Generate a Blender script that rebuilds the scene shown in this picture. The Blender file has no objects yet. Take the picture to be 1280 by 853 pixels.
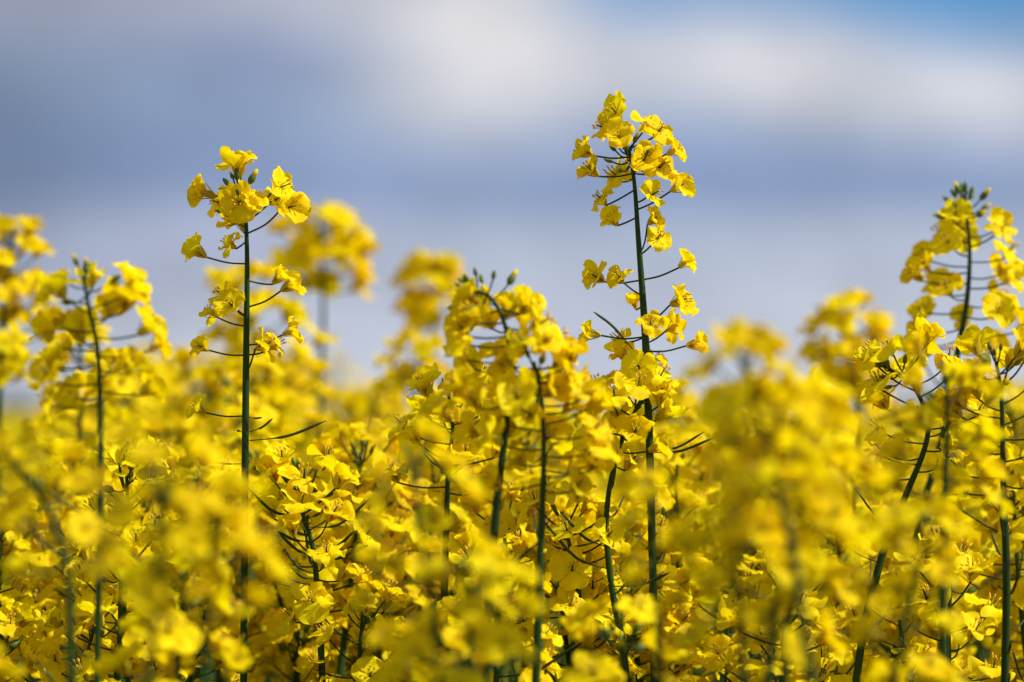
import bpy, math, random
import numpy as np
from mathutils import Vector, Matrix

random.seed(11)
R = random.Random(5)
sc = bpy.context.scene
col = sc.collection
rad = math.radians

# ------------------------------------------------------------------ camera
EYE = 1.36
FPX = 3555.0                     # focal length in photo pixels (100 mm lens)
HORIZON = 520.0
PITCH = math.atan((HORIZON - 426.5) / FPX)
FOCUS = 1.42
cd = bpy.data.cameras.new("camera")
cam = bpy.data.objects.new("camera", cd); col.objects.link(cam)
cam.location = (0, 0, EYE); cam.rotation_euler = (rad(90) + PITCH, 0, 0)
cd.lens = 100; cd.sensor_width = 36; cd.clip_start = 0.05; cd.clip_end = 5000
cd.dof.use_dof = True; cd.dof.focus_distance = FOCUS; cd.dof.aperture_fstop = 4.5
cd.dof.aperture_blades = 9
sc.camera = cam
cp, sp = math.cos(PITCH), math.sin(PITCH)

def at(x, y, d):
    """photo position and distance -> point in the field"""
    cx = (x - 640) / FPX * d; cy = -(y - 426.5) / FPX * d
    return Vector((cx, d * cp - cy * sp, EYE + d * sp + cy * cp))

# ------------------------------------------------------------------ light, sky
SUN_AZ, SUN_EL = rad(100), rad(45)
sunv = Vector((math.sin(SUN_AZ) * math.cos(SUN_EL), math.cos(SUN_AZ) * math.cos(SUN_EL), math.sin(SUN_EL)))
sd = bpy.data.lights.new("sun", 'SUN'); sd.energy = 5.0; sd.angle = rad(0.5); sd.color = (1.0, 0.95, 0.86)
so = bpy.data.objects.new("sun", sd); col.objects.link(so)
so.rotation_euler = (-sunv).to_track_quat('-Z', 'Y').to_euler(); so.location = (5, 0, 8)

sc.view_settings.view_transform = 'Standard'; sc.view_settings.look = 'None'
sc.view_settings.exposure = 0.27; sc.view_settings.gamma = 1.0
sc.view_settings.use_curve_mapping = False
sc.cycles.max_bounces = 6; sc.cycles.diffuse_bounces = 4; sc.cycles.transmission_bounces = 4
sc.cycles.glossy_bounces = 2; sc.cycles.transparent_max_bounces = 4
sc.cycles.sample_clamp_indirect = 4.0
sc.cycles.use_denoising = True

def srgb(r, g, b):
    f = lambda c: (c / 255 / 12.92) if c / 255 <= 0.04045 else ((c / 255 + 0.055) / 1.055) ** 2.4
    return (f(r), f(g), f(b), 1)

world = bpy.data.worlds.new("World"); sc.world = world; world.use_nodes = True
nt = world.node_tree; nt.nodes.clear()
def N(t, **k):
    n = nt.nodes.new(t)
    for a, v in k.items(): setattr(n, a, v)
    return n
def L(a, b): nt.links.new(a, b)
def M(op, a, b=None, c=None, clamp=False):
    n = N('ShaderNodeMath', operation=op, use_clamp=clamp)
    for i, v in enumerate((a, b, c)):
        if v is None: continue
        if isinstance(v, (int, float)): n.inputs[i].default_value = v
        else: L(v, n.inputs[i])
    return n.outputs[0]
out = N('ShaderNodeOutputWorld')
sky = N('ShaderNodeTexSky', sky_type='NISHITA', sun_disc=False, sun_elevation=SUN_EL, sun_rotation=SUN_AZ)
tc = N('ShaderNodeTexCoord'); sep = N('ShaderNodeSeparateXYZ'); L(tc.outputs['Generated'], sep.inputs[0])
az = M('ARCTAN2', sep.outputs[0], sep.outputs[1])
el = M('ARCSINE', sep.outputs[2])
# slow billowing of the cloud edges
nz = N('ShaderNodeTexNoise'); nz.inputs['Scale'].default_value = 14; nz.inputs['Detail'].default_value = 3
L(tc.outputs['Generated'], nz.inputs['Vector'])
nsep = N('ShaderNodeSeparateColor'); L(nz.outputs['Color'], nsep.inputs[0])
azw = M('ADD', az, M('MULTIPLY', M('SUBTRACT', nsep.outputs[0], 0.5), 0.014))
elw = M('ADD', el, M('MULTIPLY', M('SUBTRACT', nsep.outputs[1], 0.5), 0.010))
# colour of the cloud layer by height above the horizon (clear to 40 degrees)
ramp = N('ShaderNodeValToRGB'); L(M('DIVIDE', elw, 0.30, clamp=True), ramp.inputs[0])
er = ramp.color_ramp
def epos(y): return (HORIZON - y) / FPX / 0.30
stops = [(520, (200, 204, 212)), (400, (187, 194, 208)), (310, (174, 184, 203)), (235, (132, 152, 189)),
         (170, (136, 156, 191)), (105, (155, 172, 196)), (30, (176, 183, 204)), (-120, (150, 168, 202)), (-400, (170, 182, 208))]
er.elements[0].position = epos(stops[0][0]); er.elements[0].color = srgb(*stops[0][1])
er.elements[1].position = epos(stops[-1][0]); er.elements[1].color = srgb(*stops[-1][1])
for y, c in stops[1:-1]:
    e = er.elements.new(epos(y)); e.color = srgb(*c)
cur = ramp.outputs[0]
# banks of cloud, and lens vignetting painted into the sky at the left: centre x, y, half widths, colour, strength, tilt
blobs = [(600, 55, 165, 95, (214, 214, 218), 1.0, 0.0), (540, -20, 300, 36, (204, 204, 212), 0.8, 0.0),
         (930, 75, 200, 58, (206, 206, 213), 0.95, 0.05), (1190, 125, 230, 55, (205, 206, 213), 0.9, 0.12),
         (1220, -8, 330, 82, (85, 145, 196), 1.0, 0.10), (800, -25, 110, 32, (122, 162, 205), 0.7, 0.0),
         (-60, 170, 230, 240, (100, 116, 144), 0.8, 0.0), (60, -40, 300, 60, (150, 150, 164), 0.7, 0.0),  # first entry: vignetting towards the left edge, painted as a darker blob
         (300, 105, 190, 60, (130, 150, 184), 0.7, 0.0), (1060, 310, 170, 40, (178, 186, 206), 0.6, 0.0),
         (625, 40, 95, 60, (224, 222, 224), 0.75, 0.0), (575, 112, 75, 45, (214, 214, 220), 0.7, 0.0), (690, 70, 70, 45, (214, 213, 219), 0.6, 0.0),
         (800, 12, 90, 38, (132, 164, 204), 0.7, 0.0), (965, 82, 100, 34, (218, 216, 221), 0.7, 0.05), (1215, 122, 95, 32, (216, 215, 221), 0.6, 0.1),
         (330, 75, 120, 42, (128, 139, 172), 0.6, 0.0), (250, 320, 220, 55, (166, 173, 198), 0.7, 0.0), (640, 420, 260, 70, (174, 183, 206), 0.5, 0.0)]
for bx, by, sx, sy, c, w, tilt in blobs:
    a = M('SUBTRACT', azw, (bx - 640) / FPX); e = M('SUBTRACT', elw, (HORIZON - by) / FPX)
    e = M('ADD', e, M('MULTIPLY', a, tilt))
    q = M('ADD', M('POWER', M('ABSOLUTE', M('DIVIDE', a, sx / FPX)), 2.0), M('POWER', M('ABSOLUTE', M('DIVIDE', e, sy / FPX)), 2.0))
    g = M('MULTIPLY', M('EXPONENT', M('MULTIPLY', q, -0.8)), w)
    mx = N('ShaderNodeMix', data_type='RGBA'); L(g, mx.inputs['Factor']); L(cur, mx.inputs['A']); mx.inputs['B'].default_value = srgb(*c)
    cur = mx.outputs['Result']
# the clouds thin out overhead and behind, where the blue sky shows between them
nb = N('ShaderNodeTexNoise'); nb.inputs['Scale'].default_value = 3; nb.inputs['Detail'].default_value = 5; L(tc.outputs['Generated'], nb.inputs['Vector'])
open_ = M('MULTIPLY', M('SMOOTHSTEP' if False else 'MULTIPLY', M('SUBTRACT', nb.outputs[0], 0.42), 5.0, clamp=True), M('MULTIPLY', M('SUBTRACT', el, 0.2), 4.0, clamp=True))
cv = N('ShaderNodeCombineXYZ'); L(M('MULTIPLY', az, 22.0), cv.inputs[0]); L(M('ADD', M('MULTIPLY', el, 30.0), M('MULTIPLY', az, 3.0)), cv.inputs[1])
wn = N('ShaderNodeTexNoise'); wn.inputs['Scale'].default_value = 1.0; wn.inputs['Detail'].default_value = 4; L(cv.outputs[0], wn.inputs['Vector'])
wf = N('ShaderNodeMapRange'); wf.inputs[1].default_value = 0.3; wf.inputs[2].default_value = 0.7; wf.inputs[3].default_value = 0.90; wf.inputs[4].default_value = 1.10; L(wn.outputs[0], wf.inputs[0])
wm = N('ShaderNodeMix', data_type='RGBA', blend_type='MULTIPLY'); wm.inputs['Factor'].default_value = 1.0; L(cur, wm.inputs['A']); L(wf.outputs[0], wm.inputs['B']); cur = wm.outputs['Result']
cm = N('ShaderNodeBackground'); L(cur, cm.inputs[0]); cm.inputs[1].default_value = 0.88
bk = N('ShaderNodeBackground'); L(sky.outputs[0], bk.inputs[0]); bk.inputs[1].default_value = 0.10
ms = N('ShaderNodeMixShader'); L(open_, ms.inputs[0]); L(cm.outputs[0], ms.inputs[1]); L(bk.outputs[0], ms.inputs[2])
L(ms.outputs[0], out.inputs[0])

# ------------------------------------------------------------------ materials
def mat(name, base, rough=0.5, transl=0.0, tcol=None, spec=0.3, var=0.0, hue=0.0, nscale=0, namt=0.0, c2=None, bump=0.0, island=False):
    m = bpy.data.materials.new(name); m.use_nodes = True
    t = m.node_tree; t.nodes.clear()
    o = t.nodes.new('ShaderNodeOutputMaterial')
    p = t.nodes.new('ShaderNodeBsdfPrincipled')
    p.inputs['Roughness'].default_value = rough; p.inputs['Specular IOR Level'].default_value = spec
    rgb = t.nodes.new('ShaderNodeRGB'); rgb.outputs[0].default_value = (*base, 1)
    c = rgb.outputs[0]
    tcn = t.nodes.new('ShaderNodeTexCoord')
    if nscale:
        n = t.nodes.new('ShaderNodeTexNoise'); n.inputs['Scale'].default_value = nscale; n.inputs['Detail'].default_value = 3
        t.links.new(tcn.outputs['Object'], n.inputs['Vector'])
        r = t.nodes.new('ShaderNodeMapRange'); r.inputs[1].default_value = 0.35; r.inputs[2].default_value = 0.65; r.inputs[4].default_value = namt
        t.links.new(n.outputs[0], r.inputs[0])
        mx = t.nodes.new('ShaderNodeMix'); mx.data_type = 'RGBA'; t.links.new(r.outputs[0], mx.inputs['Factor'])
        t.links.new(c, mx.inputs['A']); mx.inputs['B'].default_value = (*(c2 or base), 1); c = mx.outputs['Result']
        if bump:
            b = t.nodes.new('ShaderNodeBump'); b.inputs['Strength'].default_value = bump; b.inputs['Distance'].default_value = 0.0006
            t.links.new(n.outputs[0], b.inputs['Height']); t.links.new(b.outputs[0], p.inputs['Normal'])
    if var or hue:
        oi = t.nodes.new('ShaderNodeNewGeometry' if island else 'ShaderNodeObjectInfo')
        rv = oi.outputs['Random Per Island' if island else 'Random']
        hs = t.nodes.new('ShaderNodeHueSaturation')
        r = t.nodes.new('ShaderNodeMapRange'); r.inputs[3].default_value = 1 - var; r.inputs[4].default_value = 1 + var
        t.links.new(rv, r.inputs[0]); t.links.new(r.outputs[0], hs.inputs['Value'])
        w = t.nodes.new('ShaderNodeTexWhiteNoise'); w.noise_dimensions = '1D'; t.links.new(rv, w.inputs['W'])
        r2 = t.nodes.new('ShaderNodeMapRange'); r2.inputs[3].default_value = 0.5 - hue; r2.inputs[4].default_value = 0.5 + hue
        t.links.new(w.outputs['Value'], r2.inputs[0]); t.links.new(r2.outputs[0], hs.inputs['Hue'])
        t.links.new(c, hs.inputs['Color']); c = hs.outputs[0]
    t.links.new(c, p.inputs['Base Color'])
    if transl:
        tr = t.nodes.new('ShaderNodeBsdfTranslucent')
        if tcol:
            mm = t.nodes.new('ShaderNodeMix'); mm.data_type = 'RGBA'; mm.blend_type = 'MULTIPLY'; mm.inputs['Factor'].default_value = 1
            t.links.new(c, mm.inputs['A']); mm.inputs['B'].default_value = (*tcol, 1); t.links.new(mm.outputs['Result'], tr.inputs[0])
        else: t.links.new(c, tr.inputs[0])
        ms = t.nodes.new('ShaderNodeMixShader'); ms.inputs[0].default_value = transl
        t.links.new(p.outputs[0], ms.inputs[1]); t.links.new(tr.outputs[0], ms.inputs[2]); t.links.new(ms.outputs[0], o.inputs[0])
    else: t.links.new(p.outputs[0], o.inputs[0])
    return m
PET = (0.98, 0.80, 0.002)
m_petal = mat("petal_yellow", PET, 0.6, 0.50, None, 0.10, 0.05, 0.008, 260, 0.4, (0.97, 0.70, 0.002), 0.5)
m_claw = mat("petal_claw_amber", (0.80, 0.45, 0.006), 0.55, 0.35, None, 0.2, 0.06, 0.01)
m_sepal = mat("sepal_yellow_green", (0.62, 0.48, 0.02), 0.55, 0.3, None, 0.25, 0.1, 0.01)
m_anther = mat("anther_ochre", (0.72, 0.46, 0.02), 0.7, 0, None, 0.2)
m_stem = mat("stem_green", (0.016, 0.050, 0.005), 0.55, 0, None, 0.22, 0.12, 0.01, 30, 0.6, (0.012, 0.036, 0.005), 0.0)
m_stalk = mat("stalk_green", (0.024, 0.045, 0.005), 0.55, 0, None, 0.2, 0.15, 0.012)
m_pod = mat("pod_green", (0.030, 0.050, 0.008), 0.5, 0, None, 0.2, 0.2, 0.02)
m_bud = mat("bud_green", (0.075, 0.13, 0.014), 0.5, 0.15, None, 0.3, 0.25, 0.02, 120, 0.7, (0.20, 0.24, 0.02))
m_leaf = mat("leaf_green", (0.05, 0.11, 0.035), 0.45, 0.25, None, 0.35, 0.2, 0.015, 40, 0.5, (0.035, 0.085, 0.03))
m_soil = mat("soil", (0.10, 0.065, 0.04), 0.9, 0, None, 0.1, 0, 0, 6, 1.0, (0.06, 0.04, 0.026), 1.0)
m_petal_mass = mat("petal_mass_yellow", PET, 0.6, 0.4, None, 0.15, 0.14, 0.02, island=True)
m_green_mass = mat("stem_mass_green", (0.04, 0.11, 0.022), 0.5, 0, None, 0.3, 0.2, 0.02, island=True)
m_wood = mat("far_foliage", (0.04, 0.075, 0.03), 0.7, 0.2, None, 0.1, 0.3, 0.03, island=True)

# ------------------------------------------------------------------ mesh helpers
class MB:
    def __init__(s): s.v = []; s.f = []; s.m = []; s.n = 0
    def add(s, vs, fs, mi=0):
        s.v.append(np.asarray(vs, float)); s.f += [tuple(i + s.n for i in f) for f in fs]; s.m += [mi] * len(fs); s.n += len(vs)
    def mesh(s, name, mats, smooth=True):
        me = bpy.data.meshes.new(name)
        me.from_pydata(np.concatenate(s.v).tolist(), [], s.f)
        for m in mats: me.materials.append(m)
        me.polygons.foreach_set('material_index', s.m)
        me.polygons.foreach_set('use_smooth', [smooth] * len(s.f)); me.update()
        return me

def smooth_path(pts, n):
    """Catmull-Rom through the points"""
    P = [np.array(p, float) for p in pts]
    if len(P) == 2: return [P[0] + (P[1] - P[0]) * i / n for i in range(n + 1)]
    Q = [2 * P[0] - P[1]] + P + [2 * P[-1] - P[-2]]
    o = []
    for k in range(len(P) - 1):
        a, b, c, d = Q[k:k + 4]
        for i in range(n):
            t = i / n
            o.append(0.5 * ((2 * b) + (-a + c) * t + (2 * a - 5 * b + 4 * c - d) * t * t + (-a + 3 * b - 3 * c + d) * t ** 3))
    o.append(P[-1]); return o

def tube(mb, pts, rs, sides=7, mi=0, cap=True):
    P = np.array(pts, float); n = len(P)
    T = np.gradient(P, axis=0); T /= np.linalg.norm(T, axis=1)[:, None] + 1e-12
    u = np.cross(T[0], [0.3, 0.9, 0.1]); u /= np.linalg.norm(u)
    vs = []
    for i in range(n):
        u = u - T[i] * np.dot(u, T[i]); u /= np.linalg.norm(u) + 1e-12
        w = np.cross(T[i], u); r = rs[i] if hasattr(rs, '__len__') else rs
        for k in range(sides):
            a = 2 * math.pi * k / sides
            vs.append(P[i] + r * (math.cos(a) * u + math.sin(a) * w))
    fs = [(i * sides + k, i * sides + (k + 1) % sides, (i + 1) * sides + (k + 1) % sides, (i + 1) * sides + k) for i in range(n - 1) for k in range(sides)]
    if cap:
        fs.append(tuple(range((n - 1) * sides, n * sides))); fs.append(tuple(range(sides - 1, -1, -1)))
    mb.add(vs, fs, mi)

def ss(a, b, x):
    t = min(1, max(0, (x - a) / (b - a))); return t * t * (3 - 2 * t)

def petal(mb, rng, Lp, theta, azim, ns, ntt):
    """one obovate petal with claw, bent outwards to theta, wavy rim"""
    phi0 = rad(rng.uniform(2, 12)); rec = rng.uniform(-0.5, 1.1); cup = rng.uniform(-0.35, 0.45)
    ru = rng.uniform(0.06, 0.17) * Lp; rk = rng.uniform(2.0, 4.5); rp = rng.uniform(0, 6.28); rp2 = rng.uniform(0, 6.28)
    fold = rng.uniform(-0.25, 0.35); twist = rng.uniform(-0.45, 0.45); wid = rng.uniform(0.42, 0.53)
    notch = rng.uniform(0.0, 0.06)
    vs = []; x = z = 0.0
    for i in range(ns + 1):
        s = i / ns
        phi = phi0 + (theta - phi0) * ss(0.22, 0.52, s) + rec * max(0, s - 0.55)
        if i: x += math.sin(phi) * Lp / ns; z += math.cos(phi) * Lp / ns
        if s < 0.30: w = 0.07 + 0.10 * ss(0.1, 0.30, s)
        else:
            q = (s - 0.70) / 0.315; w = max(0.17 * (1 - ss(0.3, 0.5, s)), wid * math.sqrt(max(0.0, 1 - q * q)))
        w = max(w, 0.03) * Lp
        for j in range(ntt + 1):
            t = -1 + 2 * j / ntt
            edge = ss(0.25, 1.0, s)
            nn = cup * w * t * t * edge + ru * edge * (abs(t) ** 1.3 * math.sin(rk * t * 2 + rp + 5 * s) + 0.55 * math.sin(9 * s + rp2 + 2.2 * t)) \
                + fold * abs(t) * w * edge + 0.02 * Lp * math.sin(11 * t + rp) * edge
            tw = twist * edge * t * w
            off = -notch * Lp * math.exp(-(t / 0.3) ** 2) * (1 if i == ns else 0)
            nx, nz = math.cos(phi), -math.sin(phi)
            px = x + nx * (-nn - tw) + math.sin(phi) * off; pz = z + nz * (-nn - tw) + math.cos(phi) * off
            py = w * t
            ca, sa = math.cos(azim), math.sin(azim)
            vs.append((px * ca - py * sa, px * sa + py * ca, pz))
    W = ntt + 1
    for part in (0, 1):
        fs = []
        for i in range(ns):
            if (i / ns < 0.24) != (part == 0): continue
            for j in range(ntt): fs.append((i * W + j, i * W + j + 1, (i + 1) * W + j + 1, (i + 1) * W + j))
        if part == 0: mb.add(vs, fs, 1)
        else:
            mb.f += [tuple(k + mb.n - len(vs) for k in f) for f in fs]; mb.m += [0] * len(fs)

def flower_mesh(rng, openness, hi=True, npet=4):
    """openness 0 (just opening) .. 1 (flat)"""
    mb = MB(); Lp = rng.uniform(0.0104, 0.0122); ns, ntt = (11, 8) if hi else (6, 4)
    a0 = rng.uniform(0, 1.5)
    for k in range(npet):
        th = rad(22 + 72 * openness + rng.uniform(-22, 18) + (rng.random() < 0.15) * 25)
        petal(mb, rng, Lp * rng.uniform(0.9, 1.06), th, a0 + k * math.pi / 2 + rng.uniform(-0.22, 0.22), ns, ntt)
    for k in range(4):            # sepals
        az_ = a0 + math.pi / 4 + k * math.pi / 2; Ls = 0.0062; sprd = rad(16 + 26 * openness + rng.uniform(-6, 10))
        vs = []
        for i in range(5):
            s = i / 4; w = 0.0010 * math.sin(math.pi * (0.18 + 0.80 * s)) + 0.00015
            r = 0.0007 + s * Ls * math.sin(sprd); z = s * Ls * math.cos(sprd)
            for t in (-1, 0, 1):
                rr = r + (0.00035 if t == 0 else 0)
                vs.append((rr * math.cos(az_) - w * t * math.sin(az_), rr * math.sin(az_) + w * t * math.cos(az_), z))
        mb.add(vs, [(i * 3 + j, i * 3 + j + 1, i * 3 + j + 4, i * 3 + j + 3) for i in range(4) for j in (0, 1)], 2)
    tube(mb, [(0, 0, -0.0006), (0, 0, 0.0003), (0, 0, 0.0012)], [0.0004, 0.0009, 0.0006], 6, 2)
    if hi:
        for k in range(6):        # stamens
            a = a0 + k * 1.047; r = 0.0014 + 0.0006 * rng.random(); h = 0.0068 + rng.uniform(-.0006, .0008)
            tip = (r * math.cos(a), r * math.sin(a), h)
            tube(mb, [(0.0005 * math.cos(a), 0.0005 * math.sin(a), 0.001), tip], 0.00012, 4, 2)
            tube(mb, [tip, (tip[0] * 1.1, tip[1] * 1.1, h + .0008), (tip[0] * 1.25, tip[1] * 1.25, h + 0.0016)], [0.00022, 0.00042, 0.0001], 5, 3)
        tube(mb, [(0, 0, 0.001), (0, 0, 0.0072)], [0.0005, 0.0003], 5, 4)
    return mb.mesh("flower", [m_petal, m_claw, m_sepal, m_anther, m_stalk])

frng = random.Random(77)
FL_OPEN = [flower_mesh(frng, o) for o in (0.55, 0.65, 0.75, 0.85, 0.95, 0.8, 0.6, 1.0, 0.7, 0.9)]
FL_HALF = [flower_mesh(frng, o) for o in (0.15, 0.25, 0.35, 0.2, 0.3, 0.4)]
FL_WORN = [flower_mesh(frng, o, npet=n) for o, n in ((0.4, 3), (0.6, 2), (0.3, 3))]
FL_LOW = [flower_mesh(frng, o, hi=False) for o in (0.4, 0.6, 0.75, 0.85, 0.95, 0.7)]

def bud_mesh(rng, yellow):
    mb = MB(); h = rng.uniform(0.0048, 0.0066); r = h * rng.uniform(0.22, 0.28)
    tube(mb, [(0, 0, h * s) for s in (0, .12, .3, .5, .7, .88, 1)], [r * q for q in (.35, .75, 1, 1, .82, .5, .15)], 8, 0)
    if yellow: tube(mb, [(0, 0, h * s) for s in (.7, .95, 1.15, 1.25)], [r * q for q in (.75, .7, .5, .1)], 7, 1)
    return mb.mesh("bud", [m_bud, m_petal])
BUDS = [bud_mesh(frng, i % 3 == 0) for i in range(6)]

def mbobj(name, mb, mats, parent):
    o = bpy.data.objects.new(name, mb if isinstance(mb, bpy.types.Mesh) else mb.mesh(name, mats)); col.objects.link(o); o.parent = parent
    return o

def leaf_mesh(name, Ll, W, rng):
    mb = MB(); vs = []; n = 10; dr = rng.uniform(0.5, 1.1); x = z = 0
    for i in range(n + 1):
        s = i / n; phi = rad(35) + dr * s * 1.3
        if i: x += math.sin(phi) * Ll / n; z += math.cos(phi) * Ll / n
        w = W * (math.sin(math.pi * min(1, s * 0.93 + 0.05)) ** 0.8) * (1 + 0.12 * math.sin(17 * s)) + 0.001
        for j in range(5):
            t = -1 + j / 2
            vs.append((x - 0.25 * abs(t) * w * 0, t * w, z + abs(t) * w * 0.35 + 0.06 * W * math.sin(12 * s + 3 * t)))
    mb.add(vs, [(i * 5 + j, i * 5 + j + 1, i * 5 + j + 6, i * 5 + j + 5) for i in range(n) for j in range(4)])
    return mb.mesh(name, [m_leaf])
LEAVES = [leaf_mesh("leaf", 0.16, 0.03, frng), leaf_mesh("leaf", 0.11, 0.017, frng), leaf_mesh("leaf", 0.07, 0.010, frng)]

def frame_to(p, axis, roll, scale):
    q = Vector(axis).to_track_quat('Z', 'Y')
    return Matrix.Translation(p) @ q.to_matrix().to_4x4() @ Matrix.Rotation(roll, 4, 'Z') @ Matrix.Scale(scale, 4)

def new_plant(base, label, group=None):
    o = bpy.data.objects.new("rapeseed_plant", None); col.objects.link(o); o.location = base
    o.empty_display_size = 0.02
    o['label'] = label; o['category'] = "plant"
    if group: o['group'] = group
    return o

STALKED = True
def put_flower(root, base, attach, centre, size, rng, kind=None, axis=None, thick=0.00048, lo=False, stem_mb=None):
    """flower whose visible middle is at centre; its stalk runs from attach"""
    centre = Vector(centre); attach = Vector(attach)
    out_ = (centre - attach)
    if axis is None:
        a = out_.normalized() * 0.8 + Vector((0, 0, 0.55)) + Vector((rng.uniform(-.35, .35), rng.uniform(-.35, .35), rng.uniform(-.3, .3)))
    else: a = Vector(axis)
    a.normalize()
    sc_ = size / 0.0165
    fb = centre - a * (0.0055 * sc_)
    if kind is None:
        r = rng.random(); kind = FL_OPEN if r < 0.72 else FL_HALF if r < 0.92 else FL_WORN
    if lo: kind = FL_LOW
    me = rng.choice(kind)
    f = bpy.data.objects.new("flower", me); col.objects.link(f); f.parent = root
    M_ = frame_to(fb - base, a, rng.uniform(0, 6.28), sc_); f.matrix_basis = M_
    d = (fb - attach).length
    mid = attach + (fb - attach) * 0.5 - Vector((0, 0, 0.06 * d)) + Vector((rng.uniform(-1, 1), rng.uniform(-1, 1), 0)) * 0.04 * d
    pth = smooth_path([attach, mid, fb - a * 0.0006, fb + a * 0.0004 * sc_], 4)
    if stem_mb is not None:
        tube(stem_mb, [np.array(p) - np.array(base) for p in pth], thick, 5, 1)
    else:
        mb = MB(); Mi = M_.inverted()
        tube(mb, [Mi @ (Vector(p) - base) for p in pth], thick / sc_, 6, 0)
        mbobj("flower_stalk", mb, [m_stalk], f)
    return f

def put_bud(root, base, attach, pos, axis, sc_, rng, stem_mb):
    b = bpy.data.objects.new("bud", rng.choice(BUDS)); col.objects.link(b); b.parent = root
    b.matrix_basis = frame_to(Vector(pos) - base, axis, rng.uniform(0, 6), sc_)
    mid = (Vector(attach) + Vector(pos)) / 2 - Vector((0, 0, 0.0012))
    tube(stem_mb, [np.array(p) - np.array(base) for p in smooth_path([attach, mid, pos], 3)], 0.00042, 5, 1)

def put_pod(root, base, pts, th, rng, beak=True):
    pth = smooth_path([Vector(p) - base for p in pts], 5); n = len(pth)
    mb = MB(); rs = []
    for i in range(n):
        s = i / (n - 1)
        r = 0.42 if s < 0.30 else 0.42 + 0.58 * ss(0.30, 0.38, s) if s < 0.85 else 1 - 0.7 * ss(0.85, 0.98, s)
        rs.append(th * r)
    tube(mb, pth, rs, 6, 0)
    return mbobj("seed_pod", mb, [m_pod], root)

def bud_cluster(root, base, top, d_up, n, R_, rng, stem_mb):
    top = Vector(top); d_up = Vector(d_up).normalized()
    u = d_up.cross(Vector((0.2, 1, 0.1))).normalized(); w = d_up.cross(u)
    for i in range(n):
        f = (i + 0.5) / n; a = i * 2.39996; sp_ = rad(8 + 95 * f)
        dirv = (d_up * math.cos(sp_) + (u * math.cos(a) + w * math.sin(a)) * math.sin(sp_)).normalized()
        r = R_ * (0.45 + 0.65 * f) * rng.uniform(0.85, 1.15)
        at_ = top - d_up * (0.010 * f)
        put_bud(root, base, at_, at_ + dirv * r, (dirv + d_up * 0.3), rng.uniform(0.75, 1.15) * (0.8 + 0.35 * f), rng, stem_mb)

def stem_fill(path_world, base, rng, r_top=0.0007, r_20=0.0018, sides=9):
    """stem mesh from the world path (top first) down to the soil"""
    P = smooth_path(path_world, 8); 
    end = P[-1]; dirn = P[-1] - P[-2]; dirn = dirn / np.linalg.norm(dirn)
    steps = [np.array(end)]; cur = np.array(end); n = 10; h = end[2]
    for i in range(1, n + 1):
        z = h * (1 - i / n); f = i / n
        sl = dirn[:2] / max(0.3, -dirn[2]) * (1 - f) * 0.6
        cur = np.array([cur[0] + sl[0] * h / n, cur[1] + sl[1] * h / n, z]); steps.append(cur)
    full = list(P) + steps[1:]
    dist = [0]
    for a, b in zip(full, full[1:]): dist.append(dist[-1] + np.linalg.norm(np.array(b) - np.array(a)))
    rs = [r_top + (r_20 - r_top) * ss(-0.02, 0.12, s) + 0.0022 * ss(0.2, 1.3, s) for s in dist]
    return full, dist, rs

def along(full, dist, s):
    for i in range(len(dist) - 1):
        if dist[i + 1] >= s:
            t = (s - dist[i]) / max(1e-9, dist[i + 1] - dist[i])
            return Vector(np.array(full[i]) * (1 - t) + np.array(full[i + 1]) * t)
    return Vector(full[-1])

def low_leaves(root, base, full, dist, rng, n=5):
    for i in range(n):
        s = dist[-1] * rng.uniform(0.28, 0.9); p = along(full, dist, s)
        k = 0 if s > 0.8 else 1 if s > 0.5 else 2
        o = bpy.data.objects.new("leaf", LEAVES[k]); col.objects.link(o); o.parent = root
        o.matrix_basis = Matrix.Translation(p - base) @ Matrix.Rotation(rng.uniform(0, 6.28), 4, 'Z') @ Matrix.Scale(rng.uniform(.8, 1.3), 4)

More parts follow.
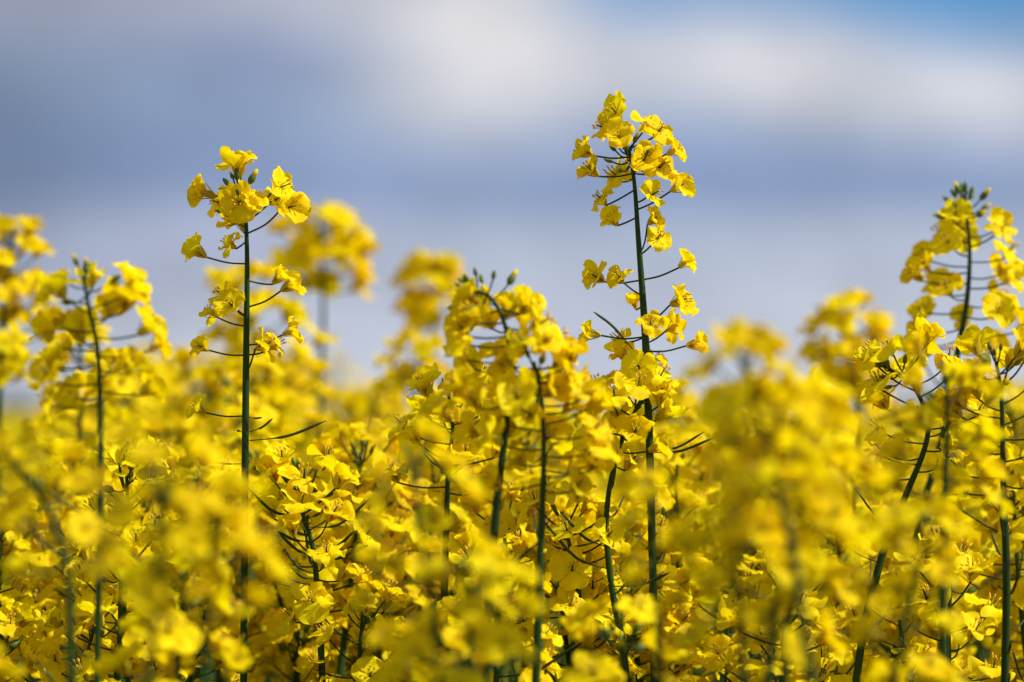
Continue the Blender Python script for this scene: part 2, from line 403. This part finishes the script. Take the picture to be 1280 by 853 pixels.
def raceme(path_world, label, rng, group=None, n=18, head=0.085, reach=0.024, fsize=0.0205, buds=9, bud_r=0.008, pods=5,
           pod_zone=(0.10, 0.26), detail=True, top_gap=0.004, leaves=4, droop=0.0, r20=0.0020, pod_len=0.035, lo=False, start=0.006, lift=1.0, part=0.0):
    """a whole plant whose flowering head follows the given stem path (top first)"""
    full, dist, rs = stem_fill(path_world, None, rng, 0.0008, r20)
    base = Vector((full[-1][0], full[-1][1], 0))
    root = new_plant(base, label, group)
    smb = MB(); tube(smb, [np.array(p) - np.array(base) for p in full], rs, 9 if detail else 6, 0)
    top = Vector(full[0]); up = (top - along(full, dist, 0.02)).normalized()
    if buds: bud_cluster(root, base, top, up, buds, bud_r, rng, smb)
    a0 = rng.uniform(0, 6.28)
    for i in range(n):
        f = (i + 0.5) / n
        s = start + head * f ** 1.15
        p = along(full, dist, s); a = a0 + i * 2.39996 + rng.uniform(-0.3, 0.3)
        if part and math.sin(a) < 0.25 and abs(math.cos(a)) < part:     # the flowers stand out to the sides of the spike
            a = (rng.uniform(-0.75, 0.5) if math.cos(a) > 0 else math.pi + rng.uniform(-0.5, 0.75))
        r = reach * (0.62 + 0.5 * min(1, f * 2.2)) * rng.uniform(0.8, 1.15) - 0.2 * reach * (f > 0.9)
        rise = lift * (rng.uniform(0.15, 0.75) * r * (1 - 0.55 * f) + (0.010 * (1 - f) ** 2)) - droop * r
        c = p + Vector((math.cos(a) * r, math.sin(a) * r, rise + top_gap * (1 - f)))
        put_flower(root, base, p, c, fsize * rng.uniform(0.82, 1.12), rng, stem_mb=None if detail else smb, lo=lo)
    for i in range(pods):
        s = pod_zone[0] + (pod_zone[1] - pod_zone[0]) * (i + rng.random()) / pods
        p = along(full, dist, s); a = rng.uniform(0, 6.28); l = pod_len * rng.uniform(0.45, 1.15)
        d1 = Vector((math.cos(a), math.sin(a), rng.uniform(0.0, 0.45)))
        q1 = p + d1 * l * 0.5; q2 = q1 + (d1 + Vector((0, 0, rng.uniform(0.2, 0.8)))) * l * 0.5
        put_pod(root, base, [p, q1, q2], 0.00075 * rng.uniform(0.7, 1.1), rng)
    low_leaves(root, base, full, dist, rng, leaves)
    mbobj("stem", smb, [m_stem, m_stalk], root)
    return root

# ------------------------------------------------------------------ the two sharp stems, flower by flower
def hero(path_px, d, label, flowers, pods, buds, budtop, seed, bud_r=0.0085, extra_leaves=4, r20=0.0018, r_top=0.0008):
    rng = random.Random(seed)
    pw = [at(x, y, dd) for x, y, dd in [(p[0], p[1], p[2] if len(p) > 2 else d) for p in path_px]]
    full, dist, rs = stem_fill(pw, None, rng, r_top, r20, 10)
    base = Vector((full[-1][0], full[-1][1], 0)); root = new_plant(base, label)
    smb = MB(); tube(smb, [np.array(p) - np.array(base) for p in full], rs, 12, 0)
    top = Vector(full[0])
    if buds: bud_cluster(root, base, at(*budtop, d), Vector((-0.25, 0, 1)), buds, bud_r, rng, smb)
    def attach_at(y):
        best = min(full[:60], key=lambda p: abs(p[2] - at(640, y, d)[2])); return Vector(best)
    for fx, fy, size, ay, dz, kind in flowers:
        ap = attach_at(ay); c = at(fx, fy, d + dz)
        K = {'o': FL_OPEN, 'h': FL_HALF, 'w': FL_WORN}[kind]
        side = (c.x - ap.x)
        put_flower(root, base, ap, c, size / FPX * d * 1.18, rng, kind=K, thick=0.00046,
                   axis=Vector((side * 45, -0.25 + dz * 30 + rng.uniform(-.5, .3), 0.55 + rng.uniform(-.35, .3))))
    for pts, th in pods:
        put_pod(root, base, [at(x, y, d - 0.002) for x, y in pts], th, rng)
    low_leaves(root, base, full, dist, rng, extra_leaves)
    mbobj("stem", smb, [m_stem, m_stalk], root)
    return root

hero([(305, 226), (307, 262), (309, 330), (308, 420), (307, 520), (306, 625)], 1.42,
     "tall sharp rapeseed plant left of centre with few flowers and a thick bare stem",
     [(297, 203, 46, 236, 0.0, 'o'), (252, 240, 44, 232, 0.004, 'h'), (298, 252, 42, 268, -0.010, 'o'), (322, 245, 36, 262, -0.006, 'o'),
      (357, 232, 42, 272, 0.004, 'o'), (366, 258, 44, 290, -0.004, 'h'), (348, 248, 36, 276, 0.010, 'o'), (286, 272, 36, 284, 0.008, 'o'), (284, 302, 33, 306, -0.004, 'o'),
      (244, 313, 40, 334, 0.0, 'h'), (350, 345, 34, 350, 0.004, 'h'), (364, 355, 38, 385, -0.004, 'h'), (270, 252, 34, 246, 0.008, 'o'), (300, 276, 34, 290, 0.012, 'o'), (262, 388, 32, 404, 0.008, 'o'), (350, 428, 34, 440, 0.008, 'o'), (274, 366, 36, 398, 0.006, 'o'), (288, 380, 38, 402, -0.006, 'o'),
      (250, 433, 32, 446, 0.0, 'h'), (366, 414, 34, 428, 0.010, 'h'), (334, 430, 38, 468, 0.003, 'o'), (245, 509, 34, 522, 0.0, 'h')],
     [(((312, 551), (360, 545), (408, 526)), 0.0007), (((312, 540), (328, 534), (341, 523)), 0.00055), (((302, 580), (284, 580), (268, 578)), 0.0005),
      (((311, 522), (320, 523), (328, 522)), 0.0005), (((302, 540), (299, 539), (296, 538)), 0.0006)], 9, (296, 232), 31, 0.010)

hero([(786, 186), (793, 230), (798, 300), (804, 380), (808, 450), (812, 560), (816, 722)], 1.42,
     "tallest rapeseed plant right of centre, sharp, with a long flowering spike against the cloud",
     [(767, 138, 42, 182, 0.004, 'o'), (750, 158, 38, 186, 0.0, 'o'), (773, 168, 36, 192, -0.010, 'o'), (726, 187, 40, 196, 0.0, 'o'),
      (736, 210, 40, 216, -0.005, 'h'), (765, 215, 44, 226, 0.010, 'o'), (812, 152, 36, 184, 0.004, 'o'), (826, 161, 36, 188, 0.0, 'o'),
      (846, 187, 34, 204, 0.0, 'h'), (806, 198, 38, 216, -0.010, 'o'), (828, 206, 42, 218, 0.0, 'o'), (820, 241, 36, 250, -0.006, 'o'),
      (851, 232, 38, 264, 0.0, 'h'), (748, 246, 34, 235, 0.0, 'o'), (764, 274, 34, 276, 0.003, 'h'), (819, 273, 32, 320, -0.003, 'h'),
      (824, 295, 34, 322, 0.003, 'o'), (859, 326, 34, 346, 0.0, 'h'), (743, 345, 36, 347, 0.004, 'o'), (771, 343, 34, 374, -0.004, 'o'),
      (792, 376, 28, 378, 0.012, 'h'), (854, 375, 46, 402, 0.0, 'h'), (737, 417, 34, 425, 0.0, 'h'), (770, 420, 32, 424, 0.006, 'o'),
      (813, 402, 36, 420, -0.012, 'o'), (776, 440, 34, 444, 0.008, 'o'), (798, 458, 38, 462, -0.012, 'o'), (822, 446, 34, 470, 0.010, 'o'),
      (872, 430, 36, 438, 0.004, 'h'), (846, 408, 36, 430, 0.015, 'o')],
     [(((800, 448), (768, 410), (742, 390)), 0.0007), (((814, 566), (850, 564), (893, 547)), 0.0007), (((814, 560), (845, 560), (880, 540)), 0.0006)],
     12, (781, 186), 32, 0.010, r20=0.0020)

# ------------------------------------------------------------------ plants one can pick out in the photograph
def pick(path_px, d, label, seed, **k):
    rng = random.Random(seed)
    return raceme([at(x, y, d) for x, y in path_px], label, rng, **k)

pick([(1205, 250), (1212, 310), (1208, 380), (1195, 450), (1175, 560), (1150, 640)], 1.56,
     "slightly soft rapeseed plant at the right edge with dark buds and a leaning stem", 41, n=24, part=0.45, fsize=0.021, start=0.016, lift=0.4, head=0.070, reach=0.028, buds=16, bud_r=0.012, pods=3)
pick([(592, 362), (618, 378), (636, 430), (634, 520), (622, 620), (612, 740)], 1.31,
     "soft rapeseed plant in the centre with green bud tip nodding left over a dense head", 42, n=27, part=0.45, start=0.012, lift=0.3, head=0.062, reach=0.026, buds=14, bud_r=0.012, pods=5, top_gap=0.0)
pick([(667, 452), (674, 480), (680, 560), (676, 680), (670, 853)], 1.30,
     "soft rapeseed plant with a straight dark stem just right of the nodding bud tip", 43, n=20, part=0.3, lift=0.6, head=0.055, reach=0.023, buds=3, pods=6, pod_zone=(0.08, 0.2))
pick([(104, 345), (112, 390), (123, 450), (126, 600), (122, 800)], 1.27,
     "soft rapeseed plant at the left with a single bud on top and long dark stem", 44, n=18, part=0.95, fsize=0.021, start=0.010, lift=0.5, head=0.050, reach=0.022, buds=6, bud_r=0.012, pods=5, pod_zone=(0.09, 0.2), r20=0.0015)
pick([(16, 300), (6, 380), (0, 480), (-4, 620)], 1.80, "blurred rapeseed plant cut by the left edge", 45, n=34, fsize=0.023, head=0.085, reach=0.024, pods=3)
pick([(399, 276), (403, 330), (404, 400), (402, 470)], 2.08, "large blurred rapeseed head beside the tall sharp plant left of centre", 46, n=27, lift=0.6, head=0.045, reach=0.029, fsize=0.026, pods=3, buds=5)
pick([(543, 330), (543, 365), (540, 430), (536, 520)], 2.15, "round blurred rapeseed head alone against the sky between the two tall sharp plants", 47, n=25, lift=0.5, head=0.038, reach=0.021, fsize=0.024, pods=2, buds=5)
pick([(523, 428), (522, 450), (520, 520)], 1.95, "small blurred rapeseed head below the round blurred head", 48, n=12, lift=0.5, fsize=0.022, head=0.030, reach=0.018, pods=2, buds=3)
pick([(1046, 392), (1062, 440), (1070, 500), (1068, 600)], 1.92, "blurred rapeseed plant against the sky between the pale gap and the right-hand plants", 49, n=26, fsize=0.025, start=0.012, head=0.060, reach=0.026, buds=8, pods=3)
pick([(926, 440), (940, 500), (965, 580), (990, 680)], 1.04, "large soft rapeseed head close to the lens right of the tallest plant, its stem slanting", 50, n=18, lift=0.6, fsize=0.019, head=0.052, reach=0.0175, pods=3, buds=3)
pick([(975, 545), (990, 570), (1010, 600), (975, 720), (960, 853)], 1.08, "soft rapeseed plant right of centre over a curved dark stem", 51, n=20, head=0.050, reach=0.021, pods=4)
pick([(300, 370), (318, 420), (335, 480), (344, 560)], 1.92, "blurred rapeseed plant right behind the tall sharp stem left of centre", 52, n=34, fsize=0.022, head=0.10, reach=0.030, pods=3)
pick([(1112, 462), (1140, 480), (1160, 540), (1130, 625), (1104, 690), (1080, 780)], 1.42,
     "sharp rapeseed plant with round dull petals and a slanting stem beside the right edge plant", 53, n=18, part=0.8, head=0.060, reach=0.024, buds=7, pods=5, pod_zone=(0.08, 0.16))
pick([(1245, 452), (1252, 500), (1254, 600), (1258, 720), (1256, 853)], 1.38,
     "rapeseed plant by the right edge with upright buds and a vertical stem", 54, n=18, part=0.9, head=0.060, reach=0.022, buds=7, bud_r=0.012, pods=8, pod_zone=(0.08, 0.2))
pick([(1182, 470), (1184, 540), (1180, 640), (1178, 760), (1180, 853)], 1.22,
     "soft rapeseed plant with a straight dark stem left of the right edge plant", 55, n=14, part=0.9, head=0.060, reach=0.020, buds=4, pods=5, pod_zone=(0.08, 0.2))
pick([(806, 492), (790, 522), (768, 580), (758, 650), (764, 730), (778, 800)], 1.415,
     "sharp rapeseed plant with a bent stem leaning against the tallest plant", 56, n=17, head=0.034, reach=0.018, buds=3, pods=9, pod_zone=(0.04, 0.12), r20=0.0017)
pick([(100, 440), (102, 500), (98, 570), (96, 700)], 1.72, "blurred rapeseed plant behind the single bud plant at the left", 57, n=18, head=0.075, reach=0.026, pods=4)
pick([(372, 590), (378, 640), (392, 690), (400, 780)], 1.42, "sharp rapeseed plant with a tangle of green pods beside the thick bare stem", 58, n=24, head=0.07, reach=0.022, buds=8, pods=16, pod_zone=(0.01, 0.06))
pick([(158, 590), (160, 650), (156, 740), (146, 853)], 1.44, "sharp rapeseed plant with spreading dark stalks low at the left", 59, n=16, head=0.05, reach=0.022, buds=4, pods=9, pod_zone=(0.0, 0.12))
pick([(560, 490), (566, 530), (560, 600), (556, 720)], 1.45, "sharp small headed rapeseed plant behind the nodding bud plant", 60, n=20, head=0.05, reach=0.024, buds=6, pods=5)
pick([(702, 640), (716, 700), (732, 790), (742, 853)], 1.43, "sharp green rapeseed stem low in the centre leaning right", 61, n=16, head=0.03, reach=0.022, buds=2, pods=9, pod_zone=(0.03, 0.1))
pick([(628, 640), (634, 700), (650, 780), (660, 853)], 1.45, "sharp rapeseed plant low in the centre between two dark stems", 62, n=14, head=0.03, reach=0.022, buds=2, pods=9, pod_zone=(0.03, 0.1))
pick([(205, 600), (200, 680), (190, 800)], 1.03, "large blurred rapeseed head close to the lens low at the left", 63, fsize=0.0165, n=17, head=0.040, reach=0.022, pods=3, buds=3)
pick([(270, 640), (262, 720), (255, 850)], 1.04, "blurred rapeseed head close to the lens below the thick bare stem", 64, fsize=0.0165, n=16, head=0.036, reach=0.020, pods=3, buds=3)
pick([(30, 590), (62, 640), (84, 720), (90, 853)], 1.14, "blurred rapeseed plant with an arching stem near the left edge", 65, fsize=0.0165, n=16, head=0.040, reach=0.022, pods=3, buds=3)
pick([(516, 575), (525, 660), (540, 760), (545, 853)], 1.10, "blurred tall rapeseed plant close to the lens left of the centre", 66, fsize=0.0165, n=20, part=0.8, head=0.080, reach=0.022, pods=3, buds=3)
pick([(585, 720), (588, 800), (590, 900)], 1.08, "blurred rapeseed head close to the lens at the lower middle", 67, fsize=0.0165, n=16, head=0.036, reach=0.02, pods=2, buds=3)
pick([(820, 625), (822, 700), (824, 853)], 1.11, "blurred small rapeseed head close to the lens under the tallest plant", 68, fsize=0.0165, n=9, head=0.030, reach=0.014, pods=2, buds=2)
pick([(1010, 570), (1000, 660), (985, 780)], 1.16, "bright soft rapeseed head low at right of centre", 69, n=18, head=0.075, reach=0.022, pods=3, buds=3)
pick([(915, 670), (925, 760), (930, 853)], 1.07, "blurred rapeseed head close to the lens at the lower right of centre", 70, fsize=0.0165, n=16, head=0.040, reach=0.02, pods=2, buds=2)
pick([(1165, 660), (1140, 740), (1115, 853)], 1.11, "blurred rapeseed head close to the lens over a slanting stem at the lower right", 71, fsize=0.0165, n=12, head=0.040, reach=0.017, pods=3, buds=2)

# ------------------------------------------------------------------ the rest of the plants in view: prototypes, then copies
prng = random.Random(9)
PROT = []
for i in range(12):
    d = 0.0; h = 1.12 + 0.02 * i
    bend = [prng.uniform(-.018, .018) for _ in range(4)]
    path = [Vector((bend[0], bend[1], h)), Vector((bend[0] * .6, bend[1] * .6, h - 0.05)), Vector((bend[2] * .5, bend[3] * .5, h - 0.15)), Vector((0, 0, h - 0.3))]
    o = raceme(path, "p", prng, n=prng.randint(17, 24), head=prng.uniform(.05, .085), reach=prng.uniform(.021, .026), buds=prng.randint(4, 8),
               pods=10, pod_zone=(0.05, 0.20), leaves=6, detail=False, lo=False)
    kids = [c for c in o.children]
    topz = h + 0.012; PROT.append((o, kids, topz, Vector((bend[0], bend[1], 0)), o.location.copy()))

def copy_plant(k, px, py, d, rng, label, group):
    o, kids, topz, off, base0 = PROT[k]
    target = at(px, py, d)
    s = target.z / topz
    a = rng.uniform(0, 6.28); tilt = Vector((rng.uniform(-.05, .05), rng.uniform(-.05, .05)))
    c = o.copy(); col.objects.link(c)
    Rm = Matrix.Rotation(tilt.x, 4, 'X') @ Matrix.Rotation(tilt.y, 4, 'Y') @ Matrix.Rotation(a, 4, 'Z')
    tip = Rm @ ((Vector((0, 0, topz)) + off - base0) * s)
    c.location = (target.x - tip.x, target.y - tip.y, target.z - tip.z if False else 0)
    c.rotation_euler = Rm.to_euler(); c.scale = (s, s, s)
    c['label'] = label; c['group'] = group
    for ch in kids:
        q = ch.copy(); col.objects.link(q); q.parent = c
    return c

def interp(tab, x):
    for (a, b), (c_, d_) in zip(tab, tab[1:]):
        if x <= c_: return b + (d_ - b) * (x - a) / (c_ - a)
    return tab[-1][1]
SIL_FAR = [(-200, 540), (0, 545), (60, 500), (110, 452), (180, 430), (250, 432), (330, 428), (420, 446), (470, 476), (520, 500), (700, 470), (760, 530), (850, 470),
           (1000, 500), (1010, 545), (1070, 545), (1120, 490), (1280, 470), (1500, 450)]
SIL_NEAR = [(-200, 620), (0, 600), (120, 560), (300, 620), (480, 560), (560, 500), (700, 560), (830, 600), (900, 600), (1060, 560), (1280, 520), (1500, 500)]
CORR = [(1110, 40, 640), (985, 35, 620), (530, 35, 600), (306, 62, 655), (812, 45, 690), (700, 60, 640), (620, 50, 640), (1180, 50, 640), (125, 40, 640), (1254, 40, 600), (380, 50, 700)]
krng = random.Random(21)
PLACES = [(95, "at the far left"), (235, "below the single-bud plant at the left"), (400, "around the thick bare stem"), (540, "in the gap right of the thick bare stem"),
          (700, "around the nodding bud tip"), (880, "around the tallest plant"), (1080, "under the pale gap right of the tallest plant"), (9999, "around the right edge plants")]
def labels(d, x):
    pl = next(t for lim, t in PLACES if x < lim)
    if d < 1.22: return ("blurred rapeseed plant close to the lens, " + pl, "blurred rapeseed plants in front of the sharp ones")
    if d < 1.72: return ("rapeseed plant crowded low among sharp ones " + pl, "rapeseed plants crowded between the sharp ones")
    if d < 2.4: return ("softly blurred plant behind the sharp ones " + pl, "blurred rapeseed plants just behind the sharp ones")
    return ("strongly blurred plant farther back " + pl, "blurred rapeseed plants farther back")
zones = [(1.10, 1.24, 5, 'n'), (1.39, 1.64, 56, 'm'), (1.72, 2.4, 74, 'f'), (2.4, 3.5, 126, 'f')]
for d0, d1, cnt, z in zones:
    for i in range(cnt):
        d = math.sqrt(d0 * d0 + (d1 * d1 - d0 * d0) * krng.random())
        px = -80 + 1440 * ((i * 0.6180339 + krng.uniform(-.04, .04)) % 1)
        if z == 'n': py = interp(SIL_NEAR, px) + krng.uniform(30, 290)
        elif z == 'm': py = interp(SIL_FAR, px) + 40 + 300 * krng.random()
        else: py = interp(SIL_FAR, px) + 190 * krng.random() ** 1.4 - (0 if d < 2.4 else -5)
        if z in 'nm' and d < 1.47:
            for cx, w, lim in CORR:
                if abs(px - cx) < w: py = max(py, lim + 60 * krng.random())
        if z == 'f' and d > 2.4: py = max(py, HORIZON - 75)
        k = krng.randrange(12)
        lb, gr = labels(d, px)
        copy_plant(k, px, py, d, krng, lb, gr)
for o, kids, *_ in PROT:      # the prototypes themselves are moved into the stand too
    pass
prot_spots = [(-1 + i * 2 / 11.0) for i in range(12)]
for (o, kids, topz, off, b0), u in zip(PROT, prot_spots):
    d = 3.3; px = 640 + u * 700; t = at(px, 515 + 20 * krng.random(), d); s = t.z / topz
    o.location = (t.x, t.y, 0); o.scale = (s, s, s); o['label'], o['group'] = labels(d, px)

# ------------------------------------------------------------------ the field beyond, uncountable
g = np.random.default_rng(4)
def quads_to_mesh(name, V, Mi, mats):
    """V (n,4,3) quads, Mi (n,)"""
    n = len(V); me = bpy.data.meshes.new(name)
    me.vertices.add(n * 4); me.vertices.foreach_set('co', V.reshape(-1).astype(np.float32))
    me.loops.add(n * 4); me.loops.foreach_set('vertex_index', np.arange(n * 4, dtype=np.int32))
    me.polygons.add(n); me.polygons.foreach_set('loop_start', np.arange(0, n * 4, 4, dtype=np.int32)); me.polygons.foreach_set('loop_total', np.full(n, 4, np.int32))
    for m in mats: me.materials.append(m)
    me.polygons.foreach_set('material_index', Mi.astype(np.int32))
    me.update(calc_edges=True); me.validate()
    return me
def rnd_quads(cent, size, rng):
    n = len(cent); a = rng.normal(size=(n, 3)); a /= np.linalg.norm(a, axis=1)[:, None]
    b = rng.normal(size=(n, 3)); b -= a * (a * b).sum(1)[:, None]; b /= np.linalg.norm(b, axis=1)[:, None]
    s = (size * rng.uniform(.75, 1.25, n))[:, None]
    a = a * s; b = b * s * rng.uniform(.7, 1, n)[:, None]
    k = 0.45
    return np.stack([cent - a - b * k, cent + a * k - b, cent + a + b * k, cent - a * k + b], 1)
def template(nf, petals, psize, rng, H=1.25, head=0.09, reach=0.026):
    cs = []; 
    for i in range(nf):
        f = (i + .5) / nf; a = i * 2.4; r = reach * (.5 + .6 * min(1, f * 2)) * rng.uniform(.8, 1.2)
        cs.append((math.cos(a) * r, math.sin(a) * r, H - head * f + rng.uniform(-.006, .006)))
    cs = np.array(cs); c4 = np.repeat(cs, petals, 0) + rng.normal(size=(nf * petals, 3)) * psize * 0.55
    Q = rnd_quads(c4, np.full(len(c4), psize), rng); Mi = np.zeros(len(Q))
    w = 0.0018; S = []
    for (ax, ay) in ((w, 0), (0, w)):
        S.append([(-ax, -ay, 0), (ax, ay, 0), (ax * .5, ay * .5, H - .02), (-ax * .5, -ay * .5, H - .02)])
    gc = np.stack([rng.uniform(-.05, .05, 14), rng.uniform(-.05, .05, 14), rng.uniform(.15, H - .28, 14)], 1)
    G = rnd_quads(gc, np.full(14, 0.03), rng)
    side = np.stack([rng.uniform(-.06, .06, nf), rng.uniform(-.06, .06, nf), H - head - rng.uniform(0.0, .16, nf)], 1)
    SQ = rnd_quads(side, np.full(nf, psize * 1.2), rng)
    V = np.concatenate([Q, SQ, np.array(S), G]); Mi = np.concatenate([Mi, np.zeros(nf), np.ones(2 + 14)])
    return V, Mi
VV = []; MM = []
def scatter(xy, T, hmean, hvar, kscale=1.0):
    n = len(xy); which = g.integers(0, len(T), n)
    for k, (V, Mi) in enumerate(T):
        idx = np.where(which == k)[0]; m = len(idx)
        if not m: continue
        a = g.uniform(0, 6.28, m); hs = (hmean + g.normal(size=m) * hvar) / 1.25
        ca, sa = np.cos(a)[:, None, None], np.sin(a)[:, None, None]
        X = V[None, :, :, 0]; Y = V[None, :, :, 1]; Z = V[None, :, :, 2]
        W = np.stack([(X * ca - Y * sa) * kscale + xy[idx, 0][:, None, None], (X * sa + Y * ca) * kscale + xy[idx, 1][:, None, None], Z * hs[:, None, None]], -1)
        VV.append(W.reshape(-1, 4, 3)); MM.append(np.tile(Mi, m))
T1 = [template(18, 4, 0.0058, g) for _ in range(6)]
T2 = [template(14, 2, 0.0095, g) for _ in range(5)]
T3 = [template(9, 1, 0.026, g, reach=0.05, head=.12) for _ in range(5)]
def polar(n, r0, r1, a0, a1):
    r = np.sqrt(g.uniform(r0 * r0, r1 * r1, n)); a = g.uniform(a0, a1, n)
    return np.stack([r * np.sin(a), r * np.cos(a)], 1)
half = math.radians(11.5)
# beside and behind the view, close by
p = polar(2600, 0.55, 3.6, -math.pi, math.pi); ang = np.abs(np.arctan2(p[:, 0], p[:, 1])); p = p[(ang > half + 0.05 / np.hypot(p[:, 0], p[:, 1])) ]
scatter(p, T1, 1.22, 0.045)
p = polar(2600, 3.55, 8, -0.75, 0.75); scatter(p, T1, 1.25, 0.04)
p = polar(9000, 8, 24, -0.75, 0.75); scatter(p, T2, 1.25, 0.045)
p = polar(2500, 3.6, 12, 0.75, 2 * math.pi - 0.75); scatter(p, T2, 1.23, 0.045)
p = polar(9000, 24, 80, -0.8, 0.8); scatter(p, T3, 1.25, 0.05, 1.4)
p = polar(9000, 80, 320, -0.8, 0.8); scatter(p, T3, 1.25, 0.05, 4.0)
me = quads_to_mesh("rapeseed_field", np.concatenate(VV), np.concatenate(MM), [m_petal_mass, m_green_mass])
fo = bpy.data.objects.new("rapeseed_field", me); col.objects.link(fo)
fo['kind'] = "stuff"; fo['label'] = "distant yellow rapeseed field blurred behind the standing plants"; fo['category'] = "field crop"

# far-off wood at the field's end
c = []
for i in range(170):
    x = -230 + i * 2.75 + g.uniform(-1.5, 1.5); y = 560 + g.uniform(-15, 15); h = 4.0 + 2.4 * math.sin(i * .13) * math.sin(i * .051 + 1) + g.uniform(-.8, 1.2)
    n = 130; v = g.normal(size=(n, 3)); v /= np.linalg.norm(v, axis=1)[:, None]; v *= g.uniform(.5, 1, n)[:, None]
    c.append(np.stack([x + v[:, 0] * 2.4, y + v[:, 1] * 2.4, h * .56 + v[:, 2] * h * .45], 1))
c = np.concatenate(c); Q = rnd_quads(c, np.full(len(c), .42), g)
tr = []
for i in range(170):
    x = -230 + i * 2.75; tr.append([(x - .12, 560, 0), (x + .12, 560, 0), (x + .08, 560, 3), (x - .08, 560, 3)])
Q = np.concatenate([Q, np.array(tr)])
wo = bpy.data.objects.new("treeline", quads_to_mesh("treeline", Q, np.zeros(len(Q)), [m_wood])); col.objects.link(wo)
wo['kind'] = "stuff"; wo['label'] = "low dark green line of trees at the far end of the field"; wo['category'] = "trees"

# ground
mb = MB(); n = 24; S_ = 2500
xs = [math.copysign(abs(t) ** 3, t) * S_ for t in np.linspace(-1, 1, n + 1)]
vs = [(x, y, 0.0) for y in xs for x in xs]
mb.add(vs, [(j * (n + 1) + i, j * (n + 1) + i + 1, (j + 1) * (n + 1) + i + 1, (j + 1) * (n + 1) + i) for j in range(n) for i in range(n)])
go = bpy.data.objects.new("ground", mb.mesh("ground", [m_soil])); col.objects.link(go); go['kind'] = "structure"
print("objects", len(bpy.data.objects))
